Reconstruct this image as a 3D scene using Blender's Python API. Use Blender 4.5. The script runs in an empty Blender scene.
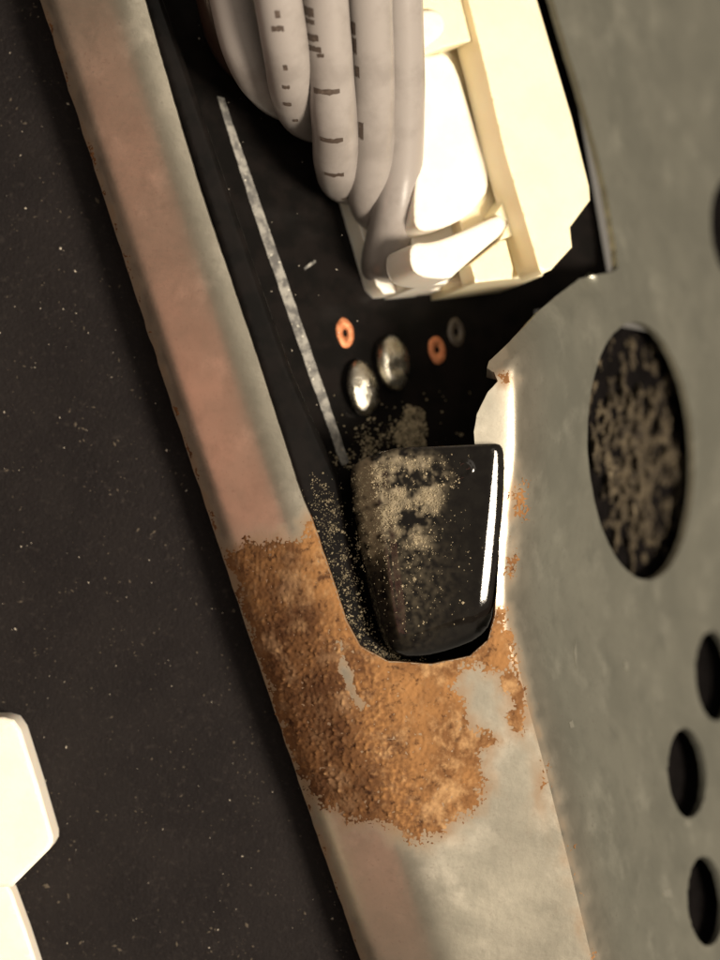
import bpy, math, random
import numpy as np
from mathutils import Vector, noise
from mathutils.geometry import delaunay_2d_cdt

# One unit is one millimetre.  The photograph covers about 20 x 27 mm.
scene = bpy.context.scene
scene.unit_settings.system = 'METRIC'
scene.unit_settings.scale_length = 0.001
random.seed(7)
rng = np.random.default_rng(7)
S, D = 36.0, 120.0                      # photo pixels per mm in the plane z = 0; camera height

# ---------------------------------------------------------------- camera
cam = bpy.data.cameras.new('camera')
cam.sensor_fit = 'VERTICAL'
cam.angle_y = 2 * math.atan((480 / S) / D)
cam.clip_start, cam.clip_end = 1.0, 2000.0
cam.dof.use_dof = True
cam.dof.focus_distance = D + 0.6
cam.dof.aperture_fstop = cam.lens * 1e-3 / (2 * 1.4)     # lens opening of about 3 mm across
camo = bpy.data.objects.new('camera', cam)
camo.location = (0, 0, D)
scene.collection.objects.link(camo)
scene.camera = camo

# ---------------------------------------------------------------- world and lamps
world = bpy.data.worlds.new('World')
scene.world = world
world.use_nodes = True
world.node_tree.nodes['Background'].inputs['Color'].default_value = (1.0, 0.86, 0.68, 1)
world.node_tree.nodes['Background'].inputs['Strength'].default_value = 0.235


def area(name, loc, target, size, size_y, power, col):
    l = bpy.data.lights.new(name, 'AREA')
    l.shape = 'RECTANGLE'
    l.size, l.size_y, l.energy, l.color = size, size_y, power, col
    o = bpy.data.objects.new(name, l)
    o.location = loc
    o.rotation_euler = (Vector(target) - Vector(loc)).to_track_quat('-Z', 'Y').to_euler()
    scene.collection.objects.link(o)
    return o


# warm household lamp up on the right, a soft ceiling bounce, a dim reddish bounce on the left
area('warm_lamp', (92, -24, 108), (2, 2, -2), 34, 34, 410000, (1.0, 0.87, 0.70))
area('ceiling_bounce', (26, 50, 190), (0, 0, 0), 130, 130, 76000, (1.0, 0.89, 0.75))
area('reddish_bounce', (-150, -45, 72), (-5, 0, 0), 20, 170, 19000, (1.0, 0.36, 0.24))

vs = scene.view_settings
vs.view_transform, vs.look, vs.exposure, vs.gamma = 'Standard', 'None', 0.0, 1.0
vs.use_curve_mapping = False
scene.cycles.use_denoising = True
scene.cycles.max_bounces = 8

# ---------------------------------------------------------------- helpers


def fbm(x, y, z=0.0, sc=1.0, oc=4):
    """numpy arrays -> fractal noise about -1..1"""
    out = np.empty(len(x))
    for i in range(len(x)):
        out[i] = noise.fractal((x[i] * sc, y[i] * sc, z), 0.9, 2.0, oc)
    return out


def world_xyz(a, b, z):
    """a, b: plan coordinates in 1/36 mm, origin top left"""
    return np.stack([(np.asarray(a) - 360) / S, (480 - np.asarray(b)) / S, np.broadcast_to(z, np.shape(a))], -1)


def plan(px, py, f):
    """where the sight line through a photo pixel meets the surface z = f(a, b), in plan coordinates"""
    px, py = np.asarray(px, float), np.asarray(py, float)
    a, b = px.copy(), py.copy()
    for _ in range(25):
        k = (D - f(a, b)) / D
        a, b = 360 + (px - 360) * k, 480 + (py - 480) * k
    return a, b


def pt(px, py, z):
    k = (D - z) / D
    return Vector(((px - 360) / S * k, (480 - py) / S * k, z))


def resample(poly, step, jit=0.0, closed=True):
    p = np.asarray(poly, float)
    q = np.vstack([p, p[:1]]) if closed else p
    out = []
    for i in range(len(q) - 1):
        n = max(1, int(round(np.hypot(*(q[i + 1] - q[i])) / step)))
        for k in range(n):
            out.append(q[i] + (q[i + 1] - q[i]) * k / n)
    if not closed:
        out.append(q[-1])
    out = np.array(out)
    if jit:
        for i in range(len(out)):
            v = noise.noise_vector((out[i][0] * .09, out[i][1] * .09, 3.3)) + noise.noise_vector((out[i][0] * .3, out[i][1] * .3, 9)) * .6
            out[i] += np.array([v.x, v.y]) * jit
    return out


def chaikin(poly, n=2, keep=()):
    p = np.asarray(poly, float)
    for _ in range(n):
        q = np.roll(p, -1, 0)
        p = np.stack([p * .75 + q * .25, p * .25 + q * .75], 1).reshape(-1, 2)
    return p


def inside(x, y, poly):
    r = np.zeros(len(x), bool)
    P = np.asarray(poly)
    Q = np.roll(P, -1, 0)
    for (x0, y0), (x1, y1) in zip(P, Q):
        if y0 == y1:
            continue
        c = ((y0 > y) != (y1 > y)) & (x < (x1 - x0) * (y - y0) / (y1 - y0) + x0)
        r ^= c
    return r


def dist_poly(x, y, poly, closed=True):
    d = np.full(len(x), 1e9)
    P = np.asarray(poly)
    Q = np.roll(P, -1, 0)
    n = len(P) if closed else len(P) - 1
    for i in range(n):
        ax, ay = P[i]
        bx, by = Q[i] - P[i]
        L = bx * bx + by * by + 1e-12
        t = np.clip(((x - ax) * bx + (y - ay) * by) / L, 0, 1)
        d = np.minimum(d, np.hypot(x - ax - t * bx, y - ay - t * by))
    return d


def signed(x, y, poly):
    return np.where(inside(x, y, poly), 1, -1) * dist_poly(x, y, poly)


def smooth(e0, e1, x):
    t = np.clip((x - e0) / (e1 - e0), 0, 1)
    return t * t * (3 - 2 * t)


def soft(u, r):
    return (u + np.sqrt(u * u + r * r)) / 2


def grad_normal(f, a, b):
    e = 0.5
    gx = (f(a + e, b) - f(a - e, b)) / (2 * e / S)
    gy = -(f(a, b + e) - f(a, b - e)) / (2 * e / S)
    n = np.stack([-gx, -gy, np.ones_like(gx)], -1)
    return n / np.linalg.norm(n, axis=1)[:, None]


def triangulate(pts, loops, chain=None):
    """loops: closed polylines; pts: free points.  returns all verts and triangles"""
    V, E = [], []
    for l in loops:
        o = len(V)
        V += [tuple(p) for p in l]
        E += [(o + i, o + (i + 1) % len(l)) for i in range(len(l))]
    if chain is not None:
        o = len(V)
        V += [tuple(p) for p in chain]
        E += [(o + i, o + i + 1) for i in range(len(chain) - 1)]
    V += [tuple(p) for p in pts]
    r = delaunay_2d_cdt([Vector(v) for v in V], E, [], 0, 1e-4)
    return np.array([tuple(v) for v in r[0]]), np.array([tuple(f) for f in r[2]])


def solid(V, T, nrm, t):
    """top surface V with triangles T, thickened by t along -nrm, with hard sides.  returns verts, faces, smooth flags"""
    n = len(V)
    B = V - nrm * t
    vs_, fs, sm = [V, B], [tuple(f) for f in T], [True] * len(T)
    fs += [(f[2] + n, f[1] + n, f[0] + n) for f in T]
    sm += [False] * len(T)
    cnt = {}
    for f in T:
        for i in range(3):
            e = (f[i], f[(i + 1) % 3])
            cnt[e] = 1
    side = [e for e in cnt if (e[1], e[0]) not in cnt]
    used = sorted({i for e in side for i in e})
    m = {v: k for k, v in enumerate(used)}
    o1, o2 = 2 * n, 2 * n + len(used)
    vs_ += [V[used], B[used]]
    for (i, j) in side:
        fs.append((o1 + m[j], o1 + m[i], o2 + m[i], o2 + m[j]))
        sm.append(True)
    return np.vstack(vs_), fs, sm


def mk(name, V, F, mat, parent=None, sm=True, origin=None):
    V = np.asarray(V, float)
    if origin is None:
        origin = np.array(parent.location) if parent else V.mean(0)
    me = bpy.data.meshes.new(name)
    me.from_pydata((V - origin).tolist(), [], [tuple(int(i) for i in f) for f in F])
    if isinstance(sm, bool):
        sm = [sm] * len(me.polygons)
    me.polygons.foreach_set('use_smooth', sm)
    me.materials.append(mat)
    me.update()
    o = bpy.data.objects.new(name, me)
    o.location = origin - (np.array(parent.location) if parent else 0)
    o.parent = parent
    scene.collection.objects.link(o)
    return o


def tag(o, label=None, cat=None, group=None, kind=None):
    for k, v in (('label', label), ('category', cat), ('group', group), ('kind', kind)):
        if v:
            o[k] = v
    return o


def thing(name, loc, label, cat, group=None):
    o = bpy.data.objects.new(name, None)
    o.empty_display_size = 1.0
    o.location = loc
    scene.collection.objects.link(o)
    return tag(o, label, cat, group)


# ---------------------------------------------------------------- materials
def mat(name, base, rough=.5, metal=0.0, var=None, vscale=1.0, vmix=(.4, .6), bump=0.0, bscale=5.0, rvar=0.0, rscale=2.0,
        spec=.5, stretch=(1, 1, 1), sss=0.0, coat=0.0, detail=6.0, layers=()):
    """layers: (colour, noise scale, lo, hi, roughness or None) patches laid over the base"""
    m = bpy.data.materials.new(name)
    m.use_nodes = True
    N, L = m.node_tree.nodes, m.node_tree.links
    p = N['Principled BSDF']
    p.inputs['Base Color'].default_value = (*base, 1)
    p.inputs['Roughness'].default_value = rough
    p.inputs['Metallic'].default_value = metal
    p.inputs['Specular IOR Level'].default_value = spec
    if coat:
        p.inputs['Coat Weight'].default_value = coat
        p.inputs['Coat Roughness'].default_value = .15
    if sss:
        p.inputs['Subsurface Weight'].default_value = sss
        p.inputs['Subsurface Radius'].default_value = (1.0, .6, .3)
        p.inputs['Subsurface Scale'].default_value = .5
    tc = N.new('ShaderNodeTexCoord')
    mp = N.new('ShaderNodeMapping')
    mp.inputs['Scale'].default_value = stretch
    L.new(tc.outputs['Object'], mp.inputs['Vector'])

    def nz(scale, det=detail, ro=.6):
        n = N.new('ShaderNodeTexNoise')
        n.inputs['Scale'].default_value = scale
        n.inputs['Detail'].default_value = det
        n.inputs['Roughness'].default_value = ro
        L.new(mp.outputs['Vector'], n.inputs['Vector'])
        return n.outputs['Fac']

    def mrange(s, lo, hi, t0=0.0, t1=1.0):
        r = N.new('ShaderNodeMapRange')
        r.interpolation_type = 'SMOOTHSTEP'
        for k, v in zip(('From Min', 'From Max', 'To Min', 'To Max'), (lo, hi, t0, t1)):
            r.inputs[k].default_value = v
        L.new(s, r.inputs['Value'])
        return r.outputs['Result']

    def mix(fac, c1, c2):
        x = N.new('ShaderNodeMix')
        x.data_type = 'RGBA'
        L.new(fac, x.inputs['Factor'])
        for s, c in ((x.inputs['A'], c1), (x.inputs['B'], c2)):
            if isinstance(c, tuple):
                s.default_value = (*c, 1)
            else:
                L.new(c, s)
        return x.outputs['Result']
    col = None
    if var:
        col = mix(mrange(nz(vscale), *vmix), base, var)
    ro = None
    if rvar:
        ro = mrange(nz(rscale), .3, .7, rough - rvar, rough + rvar)
    for c, s, lo, hi, r_ in layers:
        f = mrange(nz(s), lo, hi)
        col = mix(f, col if col is not None else base, c)
        if r_ is not None:
            x = N.new('ShaderNodeMix')
            L.new(f, x.inputs['Factor'])
            if ro is None:
                x.inputs['A'].default_value = rough
            else:
                L.new(ro, x.inputs['A'])
            x.inputs['B'].default_value = r_
            ro = x.outputs['Result']
    if col is not None:
        L.new(col, p.inputs['Base Color'])
    if ro is not None:
        L.new(ro, p.inputs['Roughness'])
    if bump:
        b = N.new('ShaderNodeBump')
        b.inputs['Strength'].default_value = 1.0
        b.inputs['Distance'].default_value = bump
        L.new(nz(bscale, 8.0, .65), b.inputs['Height'])
        L.new(b.outputs['Normal'], p.inputs['Normal'])
    return m


M = {}
M['zinc'] = mat('zinc_plated_steel', (.56, .555, .465), .34, .94, var=(.46, .46, .385), vscale=.32, vmix=(.36, .66), bump=.0045, bscale=5, rvar=.03, rscale=.5,
                layers=(((.43, .43, .36), 1.1, .48, .80, None), ((.74, .73, .62), .7, .50, .80, None), ((.46, .44, .37), 7, .56, .75, None)))
M['rust'] = mat('rust', (.29, .146, .057), .95, 0, var=(.16, .076, .032), vscale=.75, vmix=(.40, .60), bump=.016, bscale=14, spec=.08,
                layers=(((.35, .20, .092), 3.0, .50, .75, None), ((.085, .040, .019), 4, .54, .70, None), ((.40, .24, .115), 1.1, .52, .70, None)))
M['rust_edge'] = mat('rust_edge', (.17, .10, .045), .9, 0, var=(.28, .20, .11), vscale=5, bump=.02, bscale=20, spec=.2)
M['film'] = mat('black_film', (.0078, .0060, .0062), .7, 0, var=(.0118, .0094, .0092), vscale=.5, vmix=(.3, .7), bump=.045, bscale=9, spec=.14,
                layers=(((.026, .0215, .0195), 5, .54, .78, .8), ((.034, .028, .025), 14, .60, .74, .85)))
M['dust'] = mat('dust', (.36, .30, .20), .95, 0, var=(.21, .175, .115), vscale=5, spec=.1)
M['speck'] = mat('pale_speck', (.45, .40, .33), .7, 0, spec=.3)
M['pcb'] = mat('black_solder_mask', (.006, .0055, .0052), .22, 0, var=(.009, .0075, .007), vscale=1.2, rvar=.04, spec=.06, bump=.002, bscale=6)
M['silk'] = mat('worn_white_ink', (.27, .26, .235), .7, 0, var=(.085, .082, .078), vscale=3.5, vmix=(.34, .64), bump=.01, bscale=9,
                layers=(((.60, .58, .50), 6, .6, .7, None),))
M['solder'] = mat('solder', (.80, .76, .66), .27, 1.0, var=(.60, .56, .47), vscale=3, bump=.05, bscale=4, rvar=.08)
M['copper'] = mat('copper', (.66, .26, .12), .5, .45, var=(.50, .17, .07), vscale=6, bump=.02, bscale=9)
M['dull_ring'] = mat('masked_copper', (.075, .058, .042), .4, 0, var=(.05, .04, .03), vscale=6)
M['hole'] = mat('drilled_hole', (.008, .006, .005), .8)
M['cream'] = mat('cream_nylon', (.86, .76, .52), .42, 0, var=(.84, .73, .49), vscale=.8, sss=.25, bump=.003, bscale=12)
M['white'] = mat('white_nylon', (.86, .80, .70), .40, 0, var=(.84, .77, .66), vscale=1.2, sss=.25, bump=.003, bscale=12)
M['wire'] = mat('grey_insulation', (.285, .258, .242), .30, 0, var=(.235, .211, .196), vscale=.6, bump=.004, bscale=5)
M['ink_shade'] = mat('brown_ink_shade', (.06, .042, .032), .6, 0, var=(.12, .09, .072), vscale=6, vmix=(.5, .75))
M['plastic'] = mat('black_plastic', (.0065, .0056, .0052), .10, 0, var=(.009, .008, .007), vscale=2, rvar=.03, spec=.32, bump=.004, bscale=5,
                   layers=(((.016, .013, .010), 4.2, .60, .80, .4),))


def dust_film(m):
    """a matt dust film where the mesh's dusty attribute says so"""
    N, L = m.node_tree.nodes, m.node_tree.links
    p = N['Principled BSDF']
    at = N.new('ShaderNodeAttribute')
    at.attribute_name = 'dusty'
    x = N.new('ShaderNodeMix')
    x.data_type = 'RGBA'
    x.inputs['B'].default_value = (.33, .275, .185, 1)
    L.new(at.outputs['Fac'], x.inputs['Factor'])
    L.new(p.inputs['Base Color'].links[0].from_socket, x.inputs['A'])
    L.new(x.outputs['Result'], p.inputs['Base Color'])
    y = N.new('ShaderNodeMix')
    L.new(at.outputs['Fac'], y.inputs['Factor'])
    L.new(p.inputs['Roughness'].links[0].from_socket, y.inputs['A'])
    y.inputs['B'].default_value = .95
    L.new(y.outputs['Result'], p.inputs['Roughness'])


dust_film(M['plastic'])
M['inner'] = mat('inner_black', (.0035, .003, .003), .9, 0, var=(.006, .005, .005), vscale=2, spec=.03)
M['fluff'] = mat('grey_fluff', (.085, .069, .047), 1.0, 0, var=(.028, .023, .018), vscale=1.5, vmix=(.36, .64), bump=.03, bscale=9, spec=.05,
                 layers=(((.19, .155, .105), 2.2, .55, .75, None),))

def stain_zinc(m):
    """rust stain bleeding into the plating around the crust, from the mesh's stain attribute"""
    N, L = m.node_tree.nodes, m.node_tree.links
    p = N['Principled BSDF']
    at = N.new('ShaderNodeAttribute')
    at.attribute_name = 'stain'
    src = p.inputs['Base Color'].links[0].from_socket
    ah = N.new('ShaderNodeAttribute')
    ah.attribute_name = 'ledge_tint'
    h = N.new('ShaderNodeMix')
    h.data_type = 'RGBA'
    h.blend_type = 'MULTIPLY'
    h.inputs['B'].default_value = (.86, .80, .78, 1)
    L.new(ah.outputs['Fac'], h.inputs['Factor'])
    L.new(src, h.inputs['A'])
    src = h.outputs['Result']
    x = N.new('ShaderNodeMix')
    x.data_type = 'RGBA'
    x.inputs['B'].default_value = (.22, .115, .045, 1)
    L.new(at.outputs['Fac'], x.inputs['Factor'])
    L.new(src, x.inputs['A'])
    L.new(x.outputs['Result'], p.inputs['Base Color'])
    k = N.new('ShaderNodeMapRange')
    k.inputs['To Min'].default_value = p.inputs['Metallic'].default_value
    k.inputs['To Max'].default_value = 0.0
    L.new(at.outputs['Fac'], k.inputs['Value'])
    L.new(k.outputs['Result'], p.inputs['Metallic'])


stain_zinc(M['zinc'])


def browner(m):
    """older, browner rust where the crust is crumbly"""
    N, L = m.node_tree.nodes, m.node_tree.links
    p = N['Principled BSDF']
    at = N.new('ShaderNodeAttribute')
    at.attribute_name = 'crumb'
    src = p.inputs['Base Color'].links[0].from_socket
    x = N.new('ShaderNodeMix')
    x.data_type = 'RGBA'
    x.blend_type = 'MULTIPLY'
    x.inputs['B'].default_value = (.50, .47, .52, 1)
    L.new(at.outputs['Fac'], x.inputs['Factor'])
    L.new(src, x.inputs['A'])
    L.new(x.outputs['Result'], p.inputs['Base Color'])


browner(M['rust'])

# ================================================================ the setting
# rail edges as seen in the photograph


def rail_left(b):
    return 38 + .318 * b + 1.6e-5 * b * b


cy = np.array([-400, 0, 150, 275, 370, 450, 540, 600, 640, 700, 760, 860, 960, 1400.])
cx = np.array([340, 440, 475, 502, 518, 519, 510, 507, 512, 526, 543, 568, 592, 700.])
_b = np.arange(-400, 1401, 5.)
_c = np.interp(_b, cy, cx)
_k = np.hanning(21)
_k /= _k.sum()
_c = np.convolve(np.pad(_c, 10, mode='edge'), _k, 'valid')


def crease(b):
    return np.interp(b, _b, _c)


def split_line(b):
    return crease(b) + 14 * (1 - smooth(600, 670, b))


F0, F1 = np.array([497., 374.]), np.array([618., 281.])
FL = np.hypot(*(F1 - F0))
FT = (F1 - F0) / FL
FN = np.array([FT[1], -FT[0]])          # to the upper left, into the window


def tab_coords(a, b):
    t = (a - F0[0]) * FT[0] + (b - F0[1]) * FT[1]
    d = (a - F0[0]) * FN[0] + (b - F0[1]) * FN[1]
    return t, d


def steel(a, b):
    """height of the folded steel sheet"""
    a, b = np.asarray(a, float), np.asarray(b, float)
    u = (rail_left(b) + 74 - a) / S
    z = -.70 * soft(u, .60) + .70 * .06 - .8 * soft(u - 1.62, .22)
    v = (a - crease(b)) / S
    z = z - 2.0 * soft(v, .20 - .198 * smooth(600, 680, b))
    t, d = tab_coords(a, b)
    k = smooth(-22, 6, t) * (1 - smooth(FL - 12, FL + 6, t)) * smooth(-60, -20, -np.abs(d) + 10)
    z = z - 1.05 * soft(d / S, .07) * k * (d < 75)
    # slight waviness of pressed sheet
    z = z + .035 * np.sin(a * .011 + b * .017) + .02 * np.sin(a * .031 - b * .012)
    return z


PANEL_Z = -2.8


def panel(a, b):
    a = np.asarray(a, float)
    return PANEL_Z + .0008 * (a - 200) + 0 * b


def sheet_grid(a0, a1, b0, b1, da, db):
    A, B = np.meshgrid(np.arange(a0, a1, da), np.arange(b0, b1, db))
    A = A + (np.arange(A.shape[0]) % 2)[:, None] * da * .5
    return A.ravel(), B.ravel()


# dark film-covered panel on the left, running under the rail
A, B = sheet_grid(-520, 520, -420, 1400, 20, 20)
loop = resample([(-520, -420)] + [(rail_left(q) + 62, q) for q in range(-420, 1401, 140)] + [(-520, 1400)], 40)
keep = inside(A, B, loop) & (dist_poly(A, B, loop) > 9)
V2, T = triangulate(np.stack([A[keep], B[keep]], 1), [loop])
zz = panel(V2[:, 0], V2[:, 1]) + .02 * fbm(V2[:, 0], V2[:, 1], 1, .02)
P3 = world_xyz(V2[:, 0], V2[:, 1], zz)
T = T[:, ::-1] if np.cross(P3[T[0][1]] - P3[T[0][0]], P3[T[0][2]] - P3[T[0][0]])[2] < 0 else T
V, F, sm = solid(P3, T, np.tile([0, 0, 1.], (len(P3), 1)), .5)
tag(mk('backing_panel', V, F, M['film'], sm=sm), kind='structure')

# ================================================================ folded steel bracket
WINDOW = [(80, -200), (113, -100), (130, -45), (145, 0), (172, 95), (200, 190), (229, 275), (258, 360), (283, 438), (303, 500), (313, 522), (331, 575), (347, 622),
          (360, 646), (388, 661), (432, 664), (470, 656), (488, 640), (495, 615), (499, 560), (501, 470), (496, 456), (475, 452), (474, 432),
          (477, 414), (488, 392), (498, 381), (494, 372), (487, 368), (489, 361), (503, 348), (523, 328), (541, 309), (555, 297), (579, 279),
          (600, 274), (612, 273), (618, 268), (616, 248), (612, 222), (606, 188), (596, 148), (583, 100), (568, 50), (553, 0), (540, -45), (525, -100), (499, -200)]


def ellipse(cx, cy, rx, ry, tilt, n):
    t = np.linspace(0, 2 * np.pi, n, endpoint=False)
    x, y = rx * np.cos(t), ry * np.sin(t)
    c, s = math.cos(tilt), math.sin(tilt)
    return np.stack([cx + x * c - y * s, cy + x * s + y * c], 1)


TILT = math.radians(-3.3)
HOLES = [(641, 451, 53, 129, 96), (687, 773, 19, 45, 56), (714, 676, 18.5, 45, 56), (706, 901, 18.5, 45, 56), (733, 228, 22, 52, 64),
         (752, 800, 19, 45, 56), (768, 590, 19, 45, 56), (760, 985, 19, 45, 56)]
wpl = resample(WINDOW, 4, .45)
wa, wb = plan(wpl[:, 0], wpl[:, 1], steel)
# the window goes on past the top of the picture
win = np.stack([wa, wb], 1)
hole_loops = []
for (x, y, rx, ry, n) in HOLES:
    e = ellipse(x, y, rx, ry, TILT, n)
    e = e + rng.normal(0, .25, e.shape)
    ha, hb = plan(e[:, 0], e[:, 1], steel)
    hole_loops.append(np.stack([ha, hb], 1))
bt = np.arange(-330, 1191, 9.)
left_edge = np.stack([rail_left(bt) + np.array([noise.noise((0, k * .05, 0)) * 1.6 + noise.noise((4, k * .21, 0)) * .9 for k in bt]), bt], 1)
outer = np.vstack([left_edge, resample([(rail_left(1190.), 1190), (860, 1190), (860, -330), (rail_left(-330.), -330)], 9, closed=False)[1:-1]])
# open the top: join window to a closed opening 45 px above the frame
loops = [outer, win] + hole_loops
A, B = sheet_grid(-80, 860, -330, 1190, 4.6, 6.5)
ok = inside(A, B, outer)
A, B = A[ok], B[ok]
dd = dist_poly(A, B, outer)
for l in loops[1:]:
    near = (A > l[:, 0].min() - 8) & (A < l[:, 0].max() + 8) & (B > l[:, 1].min() - 8) & (B < l[:, 1].max() + 8)
    d = np.full(len(A), 1e9)
    d[near] = dist_poly(A[near], B[near], l)
    d[near & inside(A, B, l)] = 0
    dd = np.minimum(dd, d)
fold_b = np.arange(384, 1186, 6.)
fold = np.stack([split_line(fold_b), fold_b], 1)        # where the plate begins; a crisp fold below the notch
ring_pts = []
for l in hole_loops:
    c_ = l.mean(0)
    for g in (1.5, 3.2, 5.2):
        ring_pts.append(l + (l - c_) / np.linalg.norm(l - c_, axis=1)[:, None] * g)
    dl = dist_poly(A, B, l)
    dd = np.where(dl < 7, 0, dd)
ring_pts = np.vstack(ring_pts)
ring_pts = ring_pts[inside(ring_pts[:, 0], ring_pts[:, 1], outer)]
k = (dd > 2.6) & ~((np.abs(A - split_line(B)) < 2.6) & (B > 380))
V2, T = triangulate(np.vstack([np.stack([A[k], B[k]], 1), ring_pts]), loops, fold)
C = V2[T].mean(1)
ok = inside(C[:, 0], C[:, 1], outer)
for l in loops[1:]:
    ok &= ~inside(C[:, 0], C[:, 1], l)
T, C = T[ok], C[ok]
zz = steel(V2[:, 0], V2[:, 1])
for l in hole_loops:                   # slight burr thrown up round each punched hole
    zz += .055 * np.exp(-((dist_poly(V2[:, 0], V2[:, 1], l) - 1.5) / 1.7) ** 2)
NR = grad_normal(steel, V2[:, 0], V2[:, 1])
P3 = world_xyz(V2[:, 0], V2[:, 1], zz)
flip = np.cross(P3[T[:, 1]] - P3[T[:, 0]], P3[T[:, 2]] - P3[T[:, 0]])[:, 2] < 0
T[flip] = T[flip][:, ::-1]

RUST = [(218, 556), (228, 545), (246, 537), (262, 540), (280, 533), (300, 538), (306, 520), (318, 512), (345, 560), (360, 610), (375, 635), (395, 645), (430, 648),
        (462, 640), (475, 628), (484, 606), (507, 610), (514, 632), (521, 650), (520, 668), (529, 695), (531, 716), (525, 738), (513, 735), (505, 722), (508, 700), (497, 680),
        (480, 668), (464, 668), (458, 684), (470, 692), (468, 706), (478, 726), (496, 733), (500, 742), (486, 752), (484, 770), (492, 785), (482, 806),
        (462, 822), (446, 838), (416, 845), (396, 836), (380, 826), (352, 826), (326, 812), (305, 802), (290, 778), (276, 742), (262, 700),
        (248, 652), (234, 600)]
BARE = [(334, 640), (343, 632), (348, 655), (362, 690), (372, 705), (362, 716), (346, 700), (336, 672)]
SPOTS = [(519, 501, 10, 20), (516, 561, 6, 14), (505, 381, 6, 7), (541, 775, 4, 14)]


def rust_mask(px, py):
    m = signed(px, py, RUST)
    m = np.minimum(m, 40 - 2.6 * np.maximum(signed(px, py, BARE) + 9, 0))
    for (x, y, rx, ry) in SPOTS:
        m = np.maximum(m, (1 - np.hypot((px - x) / rx, (py - y) / ry)) * min(rx, 10))
    # thin rusted line along the raw left edge, and traces along the fold
    e = px - rail_left(py)
    m = np.maximum(m, 1.6 - np.abs(e - 1.5) * 1.6)
    c = px - crease(py) - 4
    m = np.maximum(m, -3.5 - np.abs(c) * .5 - 40 * (py < 640))
    return m


bracket = thing('steel_bracket', tuple(world_xyz(430, 700, -.6)), 'zinc plated folded steel bracket with rusty notch and round holes', 'bracket')
tt, dd_ = tab_coords(C[:, 0], C[:, 1])
is_tab = (tt > -16) & (tt < FL + 1) & (dd_ > 5) & (dd_ < 70) & (C[:, 0] > 470)
is_fl = (C[:, 0] < rail_left(C[:, 1]) + 54) & ~is_tab
is_pl = (C[:, 0] > split_line(C[:, 1])) & ~is_tab
is_le = ~(is_tab | is_fl | is_pl)
for nm, sel, lab in (('side_flange', is_fl, 'sloping rounded rail flange, pinkish sheen, rusty raw edge'), ('top_ledge', is_le, None),
                     ('perforated_plate', is_pl, 'grey steep plate with round holes'), ('bent_tab', is_tab, 'small ragged bent down lip')):
    t_ = T[sel]
    used = np.unique(t_)
    m = np.full(len(V2), -1)
    m[used] = np.arange(len(used))
    V, F, sm = solid(P3[used], m[t_], NR[used], .2 if nm == 'perforated_plate' else .36)
    o = mk(nm, V, F, M['zinc'], bracket, sm)
    vx, vy = V[:, 0] * S + 360, 480 - V[:, 1] * S
    nz_ = fbm(vx, vy, 2, .06, 4)
    sv = smooth(-16, 8, rust_mask(vx, vy) + 10 * nz_) * .72 * (1 - .8 * smooth(0, 14, vx - crease(vy)))
    at = o.data.attributes.new('stain', 'FLOAT', 'POINT')
    at.data.foreach_set('value', sv.astype(np.float32))
    at = o.data.attributes.new('ledge_tint', 'FLOAT', 'POINT')     # plating tinted darker and warmer on the raised ledge and rail
    at.data.foreach_set('value', (1 - smooth(0, 46, vx - crease(vy))).astype(np.float32))
    o.data.materials.append(M['rust_edge'])
    o.data.materials.append(M['rust'])
    if nm == 'top_ledge':              # the cut edge of the notch is rusty where the crust reaches it
        cc = np.array([tuple(p.center) for p in o.data.polygons]) + np.array(bracket.location)
        rm = rust_mask(cc[:, 0] * S + 360, 480 - cc[:, 1] * S)
        for p in o.data.polygons:
            if len(p.vertices) == 4 and p.index >= 2 * len(t_) and rm[p.index] > -4:
                p.material_index = 2
    if nm == 'side_flange':            # raw cut edge on the left has rusted
        ntop = len(used)
        for p in o.data.polygons:
            if len(p.vertices) == 4 and p.index >= 2 * len(t_):
                p.material_index = 1
    if lab:
        o['label'] = lab

# ---- rust crust: a raised crumbly layer over the steel
st = 1.55
A, B = sheet_grid(20, 620, -60, 1010, st, st * .9)
mraw = np.full(len(A), -9.)
cand = (np.abs(A - rail_left(B)) < 16) | ((B > 505) & (A < 560)) | ((B > 360) & (A > 488) & (A < 540)) | ((B > 700) & (np.abs(A - crease(B)) < 26))
cand &= (A - rail_left(B) > .5) & ~inside(A, B, win)
A, B = A[cand], B[cand]
mm = rust_mask(A, B)
sel = mm > -14
A, B, mm = A[sel], B[sel], mm[sel]
n1 = fbm(A, B, 0, .05, 5)
n2 = fbm(A, B, 5, .42, 3)
lim = np.minimum(mm, 30) + 10.0 * n1 + 12.0 * n2 - 2.5
body = smooth(0, 16, lim)
n3 = np.array([noise.turbulence((x * .22, y * .22, 2.0), 4, False) for x, y in zip(A, B)])
rough_zone = smooth(40, -10, A - (rail_left(B) + 110)) * smooth(590, 660, B)      # crumblier low on the flange
zh = body * (.006 + .020 * n3 + .085 * rough_zone * np.maximum(n3 - .25, 0) + .03 * np.maximum(n2, 0)) - .02 * (1 - smooth(-2, 3, lim))
live = lim > -2.0
pts3 = world_xyz(A, B, steel(A, B))
nn = grad_normal(steel, A, B)
pts3 = pts3 + nn * (zh + .004)[:, None]
idx = {}
ia = np.round((A - 20) / (st * .5)).astype(int)
ib = np.round((B + 60) / (st * .9)).astype(int)
for i in range(len(A)):
    if live[i]:
        idx[(ia[i], ib[i])] = i
F = []
for (x, y), i in idx.items():
    r = idx.get((x + 2, y))
    dn, dp = idx.get((x + 1, y + 1)), idx.get((x + 1, y - 1))
    if r is not None and dn is not None:
        F.append((i, dn, r))
    if r is not None and dp is not None:
        F.append((i, r, dp))
F = np.array(F)
ok = (lim[F] > 0).any(1)
F = F[ok]
used = np.unique(F)
m = np.full(len(A), -1)
m[used] = np.arange(len(used))
o = mk('rust_crust', pts3[used], m[F], M['rust'], bracket, True)
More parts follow.
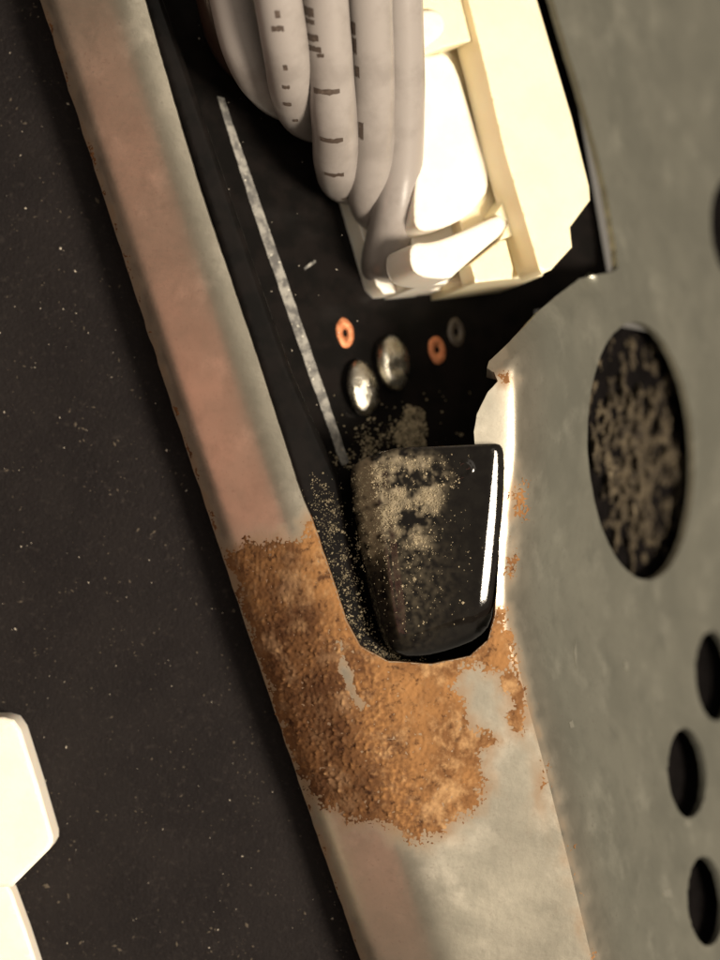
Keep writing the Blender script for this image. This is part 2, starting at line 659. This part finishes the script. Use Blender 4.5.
at = o.data.attributes.new('crumb', 'FLOAT', 'POINT')
at.data.foreach_set('value', (np.clip(smooth(96, 62, A - rail_left(B)) * (.75 + .5 * n1) - 1.2 * (n3 - .45) * rough_zone, 0, 1))[used].astype(np.float32))
tag(o, 'crumbly orange brown rust around the notch', kind='stuff')

# ================================================================ circuit board under the window
TB = .53


def win_left(b):
    return 145 + .33 * np.asarray(b, float)


def board(a, b):
    return -2.7 - TB * (np.asarray(a, float) - win_left(b)) / S


BN = np.array([TB, -TB * .33 * -1 * -1, 1.0])
BN = np.array([TB, TB * .33, 1.0])
BN /= np.linalg.norm(BN)


def slab(outline, f, depth, r=0.0, parent=None, name='body', material=None, ext=None, step=7, jit=0.0, relief=None, round_n=0, in_plan=False):
    """rounded-edge solid whose top follows z = f and whose outline is given in photo pixels"""
    if round_n:
        outline = chaikin(outline, round_n)
    ol = resample(outline, step * .8, jit)
    if not in_plan:
        oa, ob = plan(ol[:, 0], ol[:, 1], f)
        ol = np.stack([oa, ob], 1)
    ctr = ol.mean(0)
    A, B = sheet_grid(ol[:, 0].min(), ol[:, 0].max(), ol[:, 1].min(), ol[:, 1].max(), step, step)
    if r:
        tan = np.roll(ol, -1, 0) - np.roll(ol, 1, 0)
        tan /= np.linalg.norm(tan, axis=1)[:, None] + 1e-9
        nr = np.stack([-tan[:, 1], tan[:, 0]], 1)
        probe = ol + nr * 2
        if inside(probe[:, 0], probe[:, 1], ol).mean() < .5:
            nr = -nr
        for k_ in (.02, .06, .13, .22, .32, .43, .55, .68, .82, 1.0):
            q = ol + nr * (r * S * k_)
            ins = inside(q[:, 0], q[:, 1], ol) & (dist_poly(q[:, 0], q[:, 1], ol) > r * S * k_ * .93)
            A = np.append(A, q[ins, 0])
            B = np.append(B, q[ins, 1])
    d = dist_poly(A, B, ol)
    ring = np.arange(len(A)) >= len(A)
    ok = inside(A, B, ol) & (d > (.02 * r * S if r else step * .35))
    V2, T = triangulate(np.stack([A[ok], B[ok]], 1), [ol])
    C = V2[T].mean(1)
    T = T[inside(C[:, 0], C[:, 1], ol)]
    z = f(V2[:, 0], V2[:, 1])
    if relief is not None:
        z = z + relief(V2[:, 0], V2[:, 1])
    if r:
        d = np.minimum(dist_poly(V2[:, 0], V2[:, 1], ol) / S, r)
        z = z - (r - np.sqrt(np.maximum(r * r - (r - d) ** 2, 0)))
    P = world_xyz(V2[:, 0], V2[:, 1], z)
    fl = np.cross(P[T[:, 1]] - P[T[:, 0]], P[T[:, 2]] - P[T[:, 0]])[:, 2] < 0
    T[fl] = T[fl][:, ::-1]
    e = np.array([0, 0, 1.]) if ext is None else ext
    V, F, sm = solid(P, T, np.tile(e, (len(P), 1)), depth)
    return mk(name, V, F, material, parent, sm)


lift = lambda a, b: steel(a, b) + .018
M['scuff'] = mat('scuffed_zinc', (.54, .53, .45), .42, .9)
for q in ([(613, -10), (617, -10), (618, 14), (617, 26), (613, 27), (614, 12)],
          [(700, 120), (703, 110), (712, 98), (714, 100), (706, 113)], [(569, 722), (573, 720), (574, 727), (570, 728)], [(663, 890), (671, 889), (672, 897), (664, 897)],
          [(575, 640), (577, 655), (576, 668), (574, 652)], [(625, 660), (629, 664), (628, 672), (624, 668)], [(684, 822), (692, 822), (691, 826), (685, 826)]):
    slab(q, lift, .015, 0, bracket, 'scuff_mark', M['scuff'], None, 3, jit=.8)

pcb = thing('circuit_board', tuple(world_xyz(360, 360, -6)), 'glossy black circuit board seen through the bracket window', 'circuit board')
slab([(60, -330), (495, -330), (582, 0), (628, 275), (628, 290), (545, 300), (540, 700), (400, 720), (330, 680), (185, 230)], board, 1.2, 0, pcb, 'substrate', M['pcb'], BN, 30, in_plan=True)
above = lambda h: (lambda a, b: board(a, b) + h / BN[2])

slab([(217, 96), (224, 98), (258, 196), (291, 292), (322, 382), (349, 462), (342, 466), (313, 386), (281, 294), (249, 200)], above(.05), .05, 0, pcb,
     'edge_stripe', M['silk'], BN, 4, jit=.5)['label'] = 'worn whitish stripe along the board'


def ring(px, py, rx, ry, m, h=.05):
    n = 28
    e = ellipse(px, py, rx, ry, math.radians(-9), n)
    e = (e - (px, py)) * np.array([1 + .08 * noise.noise((q[0] * .13, q[1] * .13, 2)) for q in e])[:, None] + (px, py)
    i = ellipse(px, py, rx * .24, ry * .24, math.radians(-9), n)
    zf = above(h)
    zl = above(h * .2)
    pa = [world_xyz(*plan(q[:, 0], q[:, 1], g), 0) for q, g in ((e, zl), (ellipse(px, py, rx * .85, ry * .85, math.radians(-9), n), zf), (i, zf), (i * 1.0, above(-.15)))]
    zs = (zl, zf, zf, above(-.15))
    V = []
    for q, g in zip(pa, zs):
        a_, b_ = q[:, 0] * S + 360, 480 - q[:, 1] * S
        q[:, 2] = g(a_, b_)
        V.append(q)
    V = np.vstack(V)
    F = []
    for k_ in range(3):
        for j in range(n):
            F.append((k_ * n + j, k_ * n + (j + 1) % n, (k_ + 1) * n + (j + 1) % n, (k_ + 1) * n + j))
    F = [f[::-1] for f in F]
    o_ = mk('via_ring', V, F, m, pcb, True)
    hq = ellipse(px, py, rx * .26, ry * .26, math.radians(-9), 20)
    a_, b_ = plan(hq[:, 0], hq[:, 1], above(.012))
    Vh = world_xyz(a_, b_, above(.012)(a_, b_))
    mk('via_hole', Vh, [tuple(range(19, -1, -1))], M['hole'], o_, False, origin=np.array(pcb.location))
    bpy.data.objects[-1] if False else None
    return o_


ring(345, 333, 8.8, 15.5, M['copper'])['label'] = 'orange copper via nearest the white stripe'
ring(437, 350, 8.8, 14, M['copper'])['label'] = 'orange copper via right of the solder joints'
ring(456, 332, 8.5, 15, M['dull_ring'])
ring(463, 281, 6.5, 9, M['dull_ring'])


def blob(px, py, rx, ry, h, sd):
    nu, nv = 36, 14
    V, F = [], []
    for j in range(nv + 1):
        th = (j / nv) * math.pi / 2
        rr, hh = math.cos(th) ** .75 if j < nv else 0.0, math.sin(th) ** .8
        for i in range(nu):
            ph = 2 * math.pi * i / nu
            w = 1 + .10 * noise.noise((math.cos(ph) * 1.1, math.sin(ph) * 1.1, sd))
            x, y = rx * rr * w * math.cos(ph), ry * rr * w * math.sin(ph)
            c, s = math.cos(math.radians(-9)), math.sin(math.radians(-9))
            q = (px + x * c - y * s, py + x * s + y * c)
            lump = .16 * noise.noise((x * .09, y * .06, sd + 3)) * math.sin(th)
            # a dip where the pin tip ends
            dip = .14 * math.exp(-((x - 3) ** 2 + (y - 5) ** 2) / 60.)
            hz = h * (hh - dip * hh + lump)
            a_, b_ = plan([q[0]], [q[1]], above(max(hz, 0) + .01))
            V.append(world_xyz(a_, b_, board(a_, b_) + (hz + .01) / BN[2])[0])
    for j in range(nv):
        for i in range(nu):
            F.append((j * nu + i, (j + 1) * nu + i, (j + 1) * nu + (i + 1) % nu, j * nu + (i + 1) % nu))
    return mk('solder_joint', V, F, M['solder'], pcb, True)


blob(362, 388, 16, 29, .55, 1.7)['label'] = 'lower left shiny solder joint'
blob(393, 363, 17, 28, .55, 5.1)['label'] = 'upper right shiny solder joint'
slab([(304, 268), (310, 263), (315, 260), (316, 262), (311, 266), (305, 270)], above(.03), .02, 0, pcb, 'scratch', M['silk'], BN, 3)

# ================================================================ cream header and white plug
hdr = thing('header_socket', tuple(world_xyz(500, 200, -7)), 'cream nylon header socket with chamfered end on the black board', 'connector')
slab([(466, -60), (467, 0), (486, 76), (503, 150), (523, 217), (538, 268), (542, 274), (551, 270), (572, 247), (570, 227), (590, 200), (589, 186),
      (572, 118), (537, 0), (522, -60)], above(4.2), 1.15, .10, hdr, 'top_wall', M['cream'], BN, 7)
slab([(400, -60), (476, -60), (540, 180), (550, 262), (542, 276), (498, 281), (473, 284), (469, 262), (420, 60)], above(2.55), 2.5, .08, hdr, 'floor', M['cream'], BN, 7)
slab([(411, -60), (468, -60), (469, 0), (476, 40), (462, 43), (444, 48), (418, 58), (411, 20)], above(3.85), 1.0, .08, hdr, 'crossbar', M['cream'], BN, 6)
slab([(495, 214), (506, 196), (517, 214), (524, 236), (512, 236), (500, 240), (508, 222)], above(3.3), .7, .05, hdr, 'corner_post', M['cream'], BN, 5)
slab([(470, 264), (500, 240), (506, 240), (513, 268), (512, 279), (475, 283)], above(3.3), .7, .06, hdr, 'corner_post', M['cream'], BN, 5)

plug = thing('wire_plug', tuple(world_xyz(420, 200, -6)), 'white nylon plug pushed into the cream socket, grey wires entering it', 'connector')
slab([(350, -60), (374, 40), (396, 150), (412, 250), (416, 287), (446, 284), (452, 279), (480, 200), (440, -60)], above(2.0), 1.95, .10, plug, 'housing', M['white'], BN, 7)
slab([(320, 90), (342, 170), (376, 286), (384, 294), (440, 290), (446, 284), (440, 90)], above(.75), .72, .08, plug, 'base_plate', M['white'], BN, 7)
slab([(420, 54), (426, 56), (451, 50), (473, 122), (492, 184), (476, 207), (468, 216), (440, 230), (414, 232), (412, 205), (418, 150)], above(3.05), 1.3, .14, plug, 'key_rib', M['white'], BN, 4, round_n=2)
slab([(410, 242), (432, 243), (466, 230), (505, 211), (508, 229), (480, 252), (456, 273), (449, 280), (416, 277), (408, 262)], above(3.3), 1.35, .13, plug, 'latch_bar', M['white'], BN, 4, round_n=2)
slab([(398, 12), (432, 9), (441, 12), (446, 24), (441, 36), (420, 52), (404, 56)], above(4.15), .8, .12, plug, 'rib_end', M['white'], BN, 4, round_n=2)

# ================================================================ grey wires
WR = .65


def catmull(P, n=16):
    P = [P[0] * 2 - P[1]] + P + [P[-1] * 2 - P[-2]]
    out = []
    for i in range(1, len(P) - 2):
        for k_ in range(n):
            t = k_ / n
            a, b, c, d = P[i - 1], P[i], P[i + 1], P[i + 2]
            out.append(.5 * ((2 * b) + (c - a) * t + (2 * a - 5 * b + 4 * c - d) * t * t + (3 * b - a - 3 * c + d) * t ** 3))
    out.append(P[-2])
    return out


def frame(path, i):
    t = (path[min(i + 1, len(path) - 1)] - path[max(i - 1, 0)]).normalized()
    up = Vector((0, 0, 1)) - t * t.z
    if up.length < .2:
        up = Vector((0, -1, 0)) - t * -t.y
    return t, up.normalized(), t.cross(up.normalized())


def wire(pts, label, marks, r=WR):
    path = catmull([pt(*p) for p in pts])
    # parallel-transported frame
    t0, up, side = frame(path, 0)
    V, F, fr, ns = [], [], [], 24
    for i, c in enumerate(path):
        t = (path[min(i + 1, len(path) - 1)] - path[max(i - 1, 0)]).normalized()
        up = (up - t * up.dot(t)).normalized()
        side = t.cross(up)
        fr.append((c, up.copy(), side.copy(), t))
        for k_ in range(ns):
            a = 2 * math.pi * k_ / ns
            V.append(c + (up * math.cos(a) + side * math.sin(a)) * r * (1 + .015 * noise.noise(c * 1.3)))
    for i in range(len(path) - 1):
        for k_ in range(ns):
            F.append((i * ns + k_, i * ns + (k_ + 1) % ns, (i + 1) * ns + (k_ + 1) % ns, (i + 1) * ns + k_))
    F.append(tuple(range(ns)))
    F.append(tuple(range(len(path) * ns - 1, (len(path) - 1) * ns - 1, -1)))
    org = np.array(path[0])
    o_ = mk('grey_wire', np.array([tuple(v) for v in V]), [f[::-1] for f in F], M['wire'], sm=True, origin=org)
    tag(o_, label, 'wire', 'grey wires entering the white plug')
    proj = [(360 + c.x * S * D / (D - c.z), 480 - c.y * S * D / (D - c.z)) for c, *_ in fr]
    for (mx, my, w, h) in marks:
        # nearest place on the wire, then a patch on its skin
        bi = min(range(len(fr)), key=lambda q: (proj[q][1] - my) ** 2 + .02 * (proj[q][0] - mx) ** 2)
        c, u_, s_, t_ = fr[bi]
        # side direction as seen in the picture
        zc = Vector((0, 0, 1)) - t_ * t_.z
        zc.normalize()
        xs = t_.cross(zc)
        if xs.x < 0:
            xs = -xs
        off = max(-.9, min(.9, (mx - proj[bi][0]) / S / r))
        a0 = math.asin(off)
        ha = min(1.2, w / S / r / 2)
        hl = h / S / 2
        V, F, na, nl = [], [], 8, 3
        R = r * 1.018
        for jl in range(nl + 1):
            for ja in range(na + 1):
                a = a0 + ha * (2 * ja / na - 1)
                ls = hl * (2 * jl / nl - 1)
                wob = 1 + .45 * noise.noise((ja * .9 + mx, jl * .2 + my, 1))
                V.append(c + t_ * (ls * wob + .05 * noise.noise((ja * .6, my, 4))) + (zc * math.cos(a) + xs * math.sin(a)) * R)
        for jl in range(nl):
            for ja in range(na):
                q = jl * (na + 1) + ja
                F.append((q, q + 1, q + na + 2, q + na + 1))
        VV = np.array([tuple(v) for v in V])
        if np.cross(VV[1] - VV[0], VV[na + 1] - VV[0])[2] < 0:
            F = [f[::-1] for f in F]
        mo = mk('print_or_shade_mark', VV, F, M['ink_shade'], o_, True, origin=org)  # printed characters, and the painted shade on one wire
    return o_


wire([(222, -90, 1.4), (227, -45, 1.0), (233, 0, .4), (246, 50, -.4), (266, 84, -1.6), (294, 100, -2.9), (335, 92, -4.0)],
     'leftmost grey wire, nearest the steel rail', [])
wire([(246, -90, -.3), (252, -45, -.6), (258, 0, -1.0), (266, 50, -1.7), (290, 92, -3.0), (340, 108, -4.2)],
     'thin visible strip of grey wire between the leftmost one and the dotted one', [])
wire([(264, -90, 3.1), (271, -45, 2.6), (278, 0, 2.0), (287, 55, .9), (294, 95, -.7), (306, 116, -2.8), (335, 122, -4.0), (365, 118, -4.4)],
     'grey wire with a row of small brown dots', [(276, 16, 12, 6), (276, 2, 5, 8), (283, 53, 4, 7), (284, 69, 7, 5), (284, 85, 8, 6), (288, 98, 5, 6), (295, 123, 6, 4)])
wire([(318, -90, 2.7), (322, -45, 2.1), (325, 0, 1.5), (331, 80, .2), (335, 130, -1.0), (337, 165, -2.4), (348, 182, -3.9), (385, 176, -4.6)],
     'grey wire with broad brown dashes across it',
     [(308, 3, 14, 10), (309, 14, 13, 5), (312, 27, 14, 7), (314, 42, 15, 6), (320, 46, 7, 4), (325, 78, 28, 6), (330, 126, 24, 6), (333, 155, 20, 6), (336, 177, 18, 5)])
wire([(364, -90, 1.8), (366, -45, 1.3), (369, 0, .7), (372, 90, -.9), (372, 160, -2.4), (370, 196, -3.4), (384, 216, -4.6), (415, 214, -5.2)],
     'grey wire with shade painted down its left side', [(353, 18, 6, 14), (354, 40, 6, 18), (357, 62, 5, 12), (361, 120, 5, 20)])  # dark patches paint the shade along this wire's left side
wire([(396, -90, .3), (398, -45, -.1), (400, 0, -.6), (402, 90, -1.8), (400, 165, -2.7), (394, 210, -3.05), (388, 240, -3.5), (384, 259, -4.1), (383, 270, -5.0), (388, 276, -6.4)],
     'rightmost grey wire bending into the plug corner', [])

bw = wire([(204, -90, -1.2), (208, -45, -1.5), (214, 0, -1.9), (224, 36, -2.6), (246, 66, -3.4), (300, 84, -4.6)],
          'dark brown wire in shadow left of the grey wires', [], .5)
bw.name = 'brown_wire'
bw['group'] = ''
del bw['group']
bw.data.materials[0] = mat('brown_insulation', (.045, .022, .015), .45, 0)

# ================================================================ black plastic clip in the notch


def clip_z(a, b):
    a, b = np.asarray(a, float), np.asarray(b, float)
    z = .50 - .0058 * (500 - a) - .0016 * (b - 450)
    # chamfer down the right side
    ch = (a - (492.5 - (b - 452) * .095)) / S
    z = z - .56 * soft(ch, .03)
    # the foot slopes away below the ridge line
    e = (b - (640 - (a - 400) * .36)) / S
    z = z - 1.1 * soft(e, .10)
    # the left shoulder falls to the board
    g = ((372 + (b - 450) * .14) - a) / S
    return z - 1.2 * soft(g, .12)


def clip_relief(a, b):
    r_ = np.zeros(len(a))
    # shallow groove parallel to the left side
    x = a - (378 + (b - 450) * .13)
    r_ -= .04 * np.exp(-(x / 4.0) ** 2) * smooth(455, 470, b) * smooth(640, 600, b)
    # low rib near the foot
    r_ += .05 * np.exp(-((b - (634 - (a - 410) * .36)) / 3.0) ** 2) * smooth(400, 412, a) * smooth(476, 462, a)
    # little moulded nib
    r_ += .07 * np.exp(-(np.hypot(a - 464, b - 470) - 7) ** 2 / 5.0) * (a > 462)
    return r_


clip = thing('plastic_clip', tuple(world_xyz(425, 560, -2)), 'glossy black plastic clip dusted with beige powder in the rusty notch', 'clip')
slab([(349, 476), (354, 464), (374, 454), (400, 447), (440, 446), (494, 443), (502, 445), (505, 456), (504, 500), (499, 560), (494, 600), (491, 624), (479, 639),
      (452, 650), (424, 657), (400, 657), (384, 645), (373, 612), (362, 560), (354, 510)], clip_z, 2.6, .21, clip, 'tongue', M['plastic'], None, 2.2, relief=clip_relief, round_n=1)
tongue = bpy.data.objects['tongue']
# arm that runs up the left of the notch beside the rail


def arm_z(a, b):
    return -2.0 + .0022 * (np.clip(b, 430, 700) - 430) + 0 * np.asarray(a, float)


slab([(80, -250), (97, -200), (164, 0), (232, 200), (262, 288), (292, 372), (322, 440), (340, 480), (352, 560), (368, 630), (395, 652), (392, 668), (352, 655), (330, 600), (306, 520), (255, 360), (140, 0), (60, -250)], arm_z, 1.8, .2, clip, 'arm', M['pcb'], None, 5)

# ================================================================ white plastic block, lower left
blk = thing('white_block', tuple(world_xyz(5, 820, PANEL_Z)), 'white plastic block with chamfered corner on the black panel', 'plastic block')
BZ = PANEL_Z + 2.3
slab([(-150, 716), (4, 717), (14, 720), (21, 730), (38, 784), (53, 836), (53, 843), (49, 850), (12, 887), (-150, 889)], lambda a, b: BZ + 0 * np.asarray(a, float), 2.2, .14, blk, 'upper_body', M['white'], None, 7)
slab([(-150, 872), (4, 880), (12, 892), (26, 930), (44, 985), (60, 1040), (-150, 1040)], lambda a, b: BZ - .75 + 0 * np.asarray(a, float), 1.5, .12, blk, 'lower_step', M['white'], None, 7)

# ================================================================ dark interior behind the round holes


def inner(a, b):
    return steel(a, b) - 1.9


loop = resample([(574, 310), (690, 318), (668, 90), (860, 90), (860, 1100), (640, 1100), (600, 700)], 12)
A, B = sheet_grid(560, 860, 90, 1100, 8, 12)
k = inside(A, B, loop) & (dist_poly(A, B, loop) > 4)
V2, T = triangulate(np.stack([A[k], B[k]], 1), [loop])
C = V2[T].mean(1)
T = T[inside(C[:, 0], C[:, 1], loop)]
P3 = world_xyz(V2[:, 0], V2[:, 1], inner(V2[:, 0], V2[:, 1]))
fl = np.cross(P3[T[:, 1]] - P3[T[:, 0]], P3[T[:, 2]] - P3[T[:, 0]])[:, 2] < 0
T[fl] = T[fl][:, ::-1]
V, F, sm = solid(P3, T, np.tile([0, 0, 1.], (len(P3), 1)), .4)
tag(mk('inner_panel', V, F, M['inner'], sm=sm), kind='structure')

# matted dust on it, behind the large hole
A, B = sheet_grid(570, 720, 310, 600, 1.7, 2.4)
n1 = fbm(A / .45, B, 11, .018, 3)
n2 = fbm(A / .45, B, 17, .05, 4)
cen = np.exp(-((A - 660) / 56) ** 2 - ((B - 460) / 88) ** 2)
lim = cen * .75 - .30 + .40 * n1 + .66 * n2
zz = inner(A, B) + np.clip(lim, -.1, .6) * 1.1 + .12 * n2
P3 = world_xyz(A, B, zz)
nc = len(np.arange(570, 720, 1.7))
nrw = len(A) // nc
F = []
for j in range(nrw - 1):
    for i in range(nc - 1):
        q = j * nc + i
        if max(lim[q], lim[q + 1], lim[q + nc], lim[q + nc + 1]) > 0:
            F.append((q, q + nc, q + nc + 1, q + 1))
F = np.array(F)
used = np.unique(F)
m = np.full(len(A), -1)
m[used] = np.arange(len(used))
tag(mk('dust_mat', P3[used], m[F], M['fluff']), 'matted grey brown dust seen through the large oval-looking hole', 'dust', kind='stuff')

# ================================================================ loose dust
OCT_V = np.array([(1, 0, 0), (-1, 0, 0), (0, 1, 0), (0, -1, 0), (0, 0, 1), (0, 0, -1)], float)
OCT_F = [(0, 2, 4), (2, 1, 4), (1, 3, 4), (3, 0, 4), (2, 0, 5), (1, 2, 5), (3, 1, 5), (0, 3, 5)]


def grains(name, pos, sizes, material, label, cat, flat=.6, stretch=1.0):
    n = len(pos)
    V = np.empty((n * 6, 3))
    F = []
    for i in range(n):
        v = OCT_V * rng.uniform(.6, 1.25, (6, 1)) * sizes[i]
        v[:, 0] *= rng.uniform(1, stretch) if stretch > 1 else 1
        a = rng.uniform(0, 6.28)
        c, s = math.cos(a), math.sin(a)
        v = np.stack([v[:, 0] * c - v[:, 1] * s, v[:, 0] * s + v[:, 1] * c, v[:, 2] * flat], 1)
        V[i * 6:i * 6 + 6] = v + pos[i]
        F += [(p + i * 6, q + i * 6, r_ + i * 6) for p, q, r_ in OCT_F]
    return tag(mk(name, V, F, material, sm=False), label, cat, kind='stuff')


def scatter(n, box, dens, f, lift):
    """rejection sampling of plan positions by dens(px, py)"""
    a = rng.uniform(box[0], box[2], n)
    b = rng.uniform(box[1], box[3], n)
    k_ = rng.uniform(0, 1, n) < dens(a, b)
    a, b = a[k_], b[k_]
    pa, pb = plan(a, b, f)
    return world_xyz(pa, pb, f(pa, pb) + lift)


POW = [(356, 470), (372, 458), (398, 452), (430, 458), (446, 476), (438, 500), (428, 520), (424, 545), (410, 540), (392, 530), (376, 545), (366, 560), (358, 530), (354, 500)]


def d_clip(a, b):
    n1_ = fbm(a, b, 3, .045, 4)
    n2_ = fbm(a, b, 8, .18, 3)
    core = smooth(-22, 16, signed(a, b, POW))
    wide = .30 * np.exp(-((a - 405) / 34) ** 2 - ((b - 565) / 55) ** 2) + .02
    v = core * (.30 + 1.0 * n1_ + .9 * n2_) + wide * (.1 + 1.6 * n2_)
    return np.clip(v, 0, 1) * smooth(2, 10, signed(a, b, [(345, 478), (374, 452), (494, 446), (503, 500), (487, 612), (448, 644), (390, 648), (350, 560)]))


def clip_top(a, b):
    return clip_z(a, b)


tv = np.array([tuple(v.co) for v in tongue.data.vertices]) + np.array(clip.location)
ta, tb = tv[:, 0] * S + 360, 480 - tv[:, 1] * S
fn = fbm(ta, tb, 3, .045, 4)
fn2 = fbm(ta, tb, 8, .16, 3)
wall = np.exp(-((ta - (366 + (tb - 470) * .10)) / 9) ** 2) * smooth(575, 535, tb) * smooth(448, 462, tb)
dv = smooth(-14, 14, signed(ta, tb, POW)) * (.38 + 1.0 * fn + .55 * fn2) + wall * (.75 + .5 * fn2) \
    + .12 * np.exp(-((ta - 405) / 38) ** 2 - ((tb - 575) / 60) ** 2) * (.6 + 1.5 * fn2)
at = tongue.data.attributes.new('dusty', 'FLOAT', 'POINT')
at.data.foreach_set('value', np.clip(dv, 0, .9).astype(np.float32))
p1 = scatter(42000, (340, 440, 505, 660), d_clip, clip_top, .012)
grains('dust_powder', p1, rng.gamma(2.0, .0050, len(p1)) + .004, M['dust'], 'beige powder lying on the black clip', 'dust')


def d_arm(a, b):
    n2_ = fbm(a, b, 21, .12, 4)
    mid = 312 + (b - 480) * .26
    v = np.exp(-((a - mid - 8) / 13) ** 2) * (.35 + .9 * n2_) + .8 * np.exp(-((a - 385) / 30) ** 2 - ((b - 655) / 8) ** 2)
    return np.clip(v, 0, 1) * smooth(470, 500, b)


p2 = scatter(30000, (300, 460, 440, 668), d_arm, arm_z, .02)
grains('dust_powder', p2, rng.gamma(2.2, .0044, len(p2)) + .004, M['dust'], 'beige powder in the gap between clip and rusty rail', 'dust')


def d_board(a, b):
    n1_ = fbm(a, b, 31, .08, 4)
    patch = smooth(-3, 5, signed(a, b, [(398, 425), (408, 404), (424, 412), (426, 447), (404, 450), (395, 440)]))
    fan = .55 * np.exp(-((a - 370 + (b - 440) * .8) / 16) ** 2 - ((b - 446) / 18) ** 2)
    haze_ = .003
    return np.clip(patch * (1.0 + .8 * n1_) + fan * (.5 + 1.1 * n1_) + haze_, 0, 1)


p3 = scatter(16000, (330, 390, 470, 470), d_board, board, .03)
grains('dust_powder', p3, rng.gamma(2.4, .008, len(p3)) + .006, M['dust'], 'beige powder patch on the board above the clip', 'dust')

# pale specks and fibres on the black film
npn = 330
a = rng.uniform(-120, 360, npn)
b = rng.uniform(-60, 1020, npn)
pa, pb = plan(a, b, panel)
pp = world_xyz(pa, pb, panel(pa, pb) + .02)
big = np.exp(-((b - 520) / 330) ** 2)
sz = rng.gamma(1.3, .0075, npn) * (.4 + .9 * big) + .006
grains('panel_specks', pp, sz, M['speck'], 'tiny pale specks scattered over the black panel', 'dust', .5, 2.0)
grains('panel_grime', *(lambda q: (q, rng.gamma(2.0, .006, len(q)) + .004))(
    scatter(9000, (-60, 0, 360, 960), lambda a_, b_: np.clip(.10 + .9 * fbm(a_, b_, 41, .03, 4), 0, 1) * (a_ < rail_left(b_) - 3), panel, .008)),
    mat('dark_grime', (.075, .062, .048), .9, 0, spec=.1), 'faint brownish grime on the black panel', 'dust', .35, 2.5)
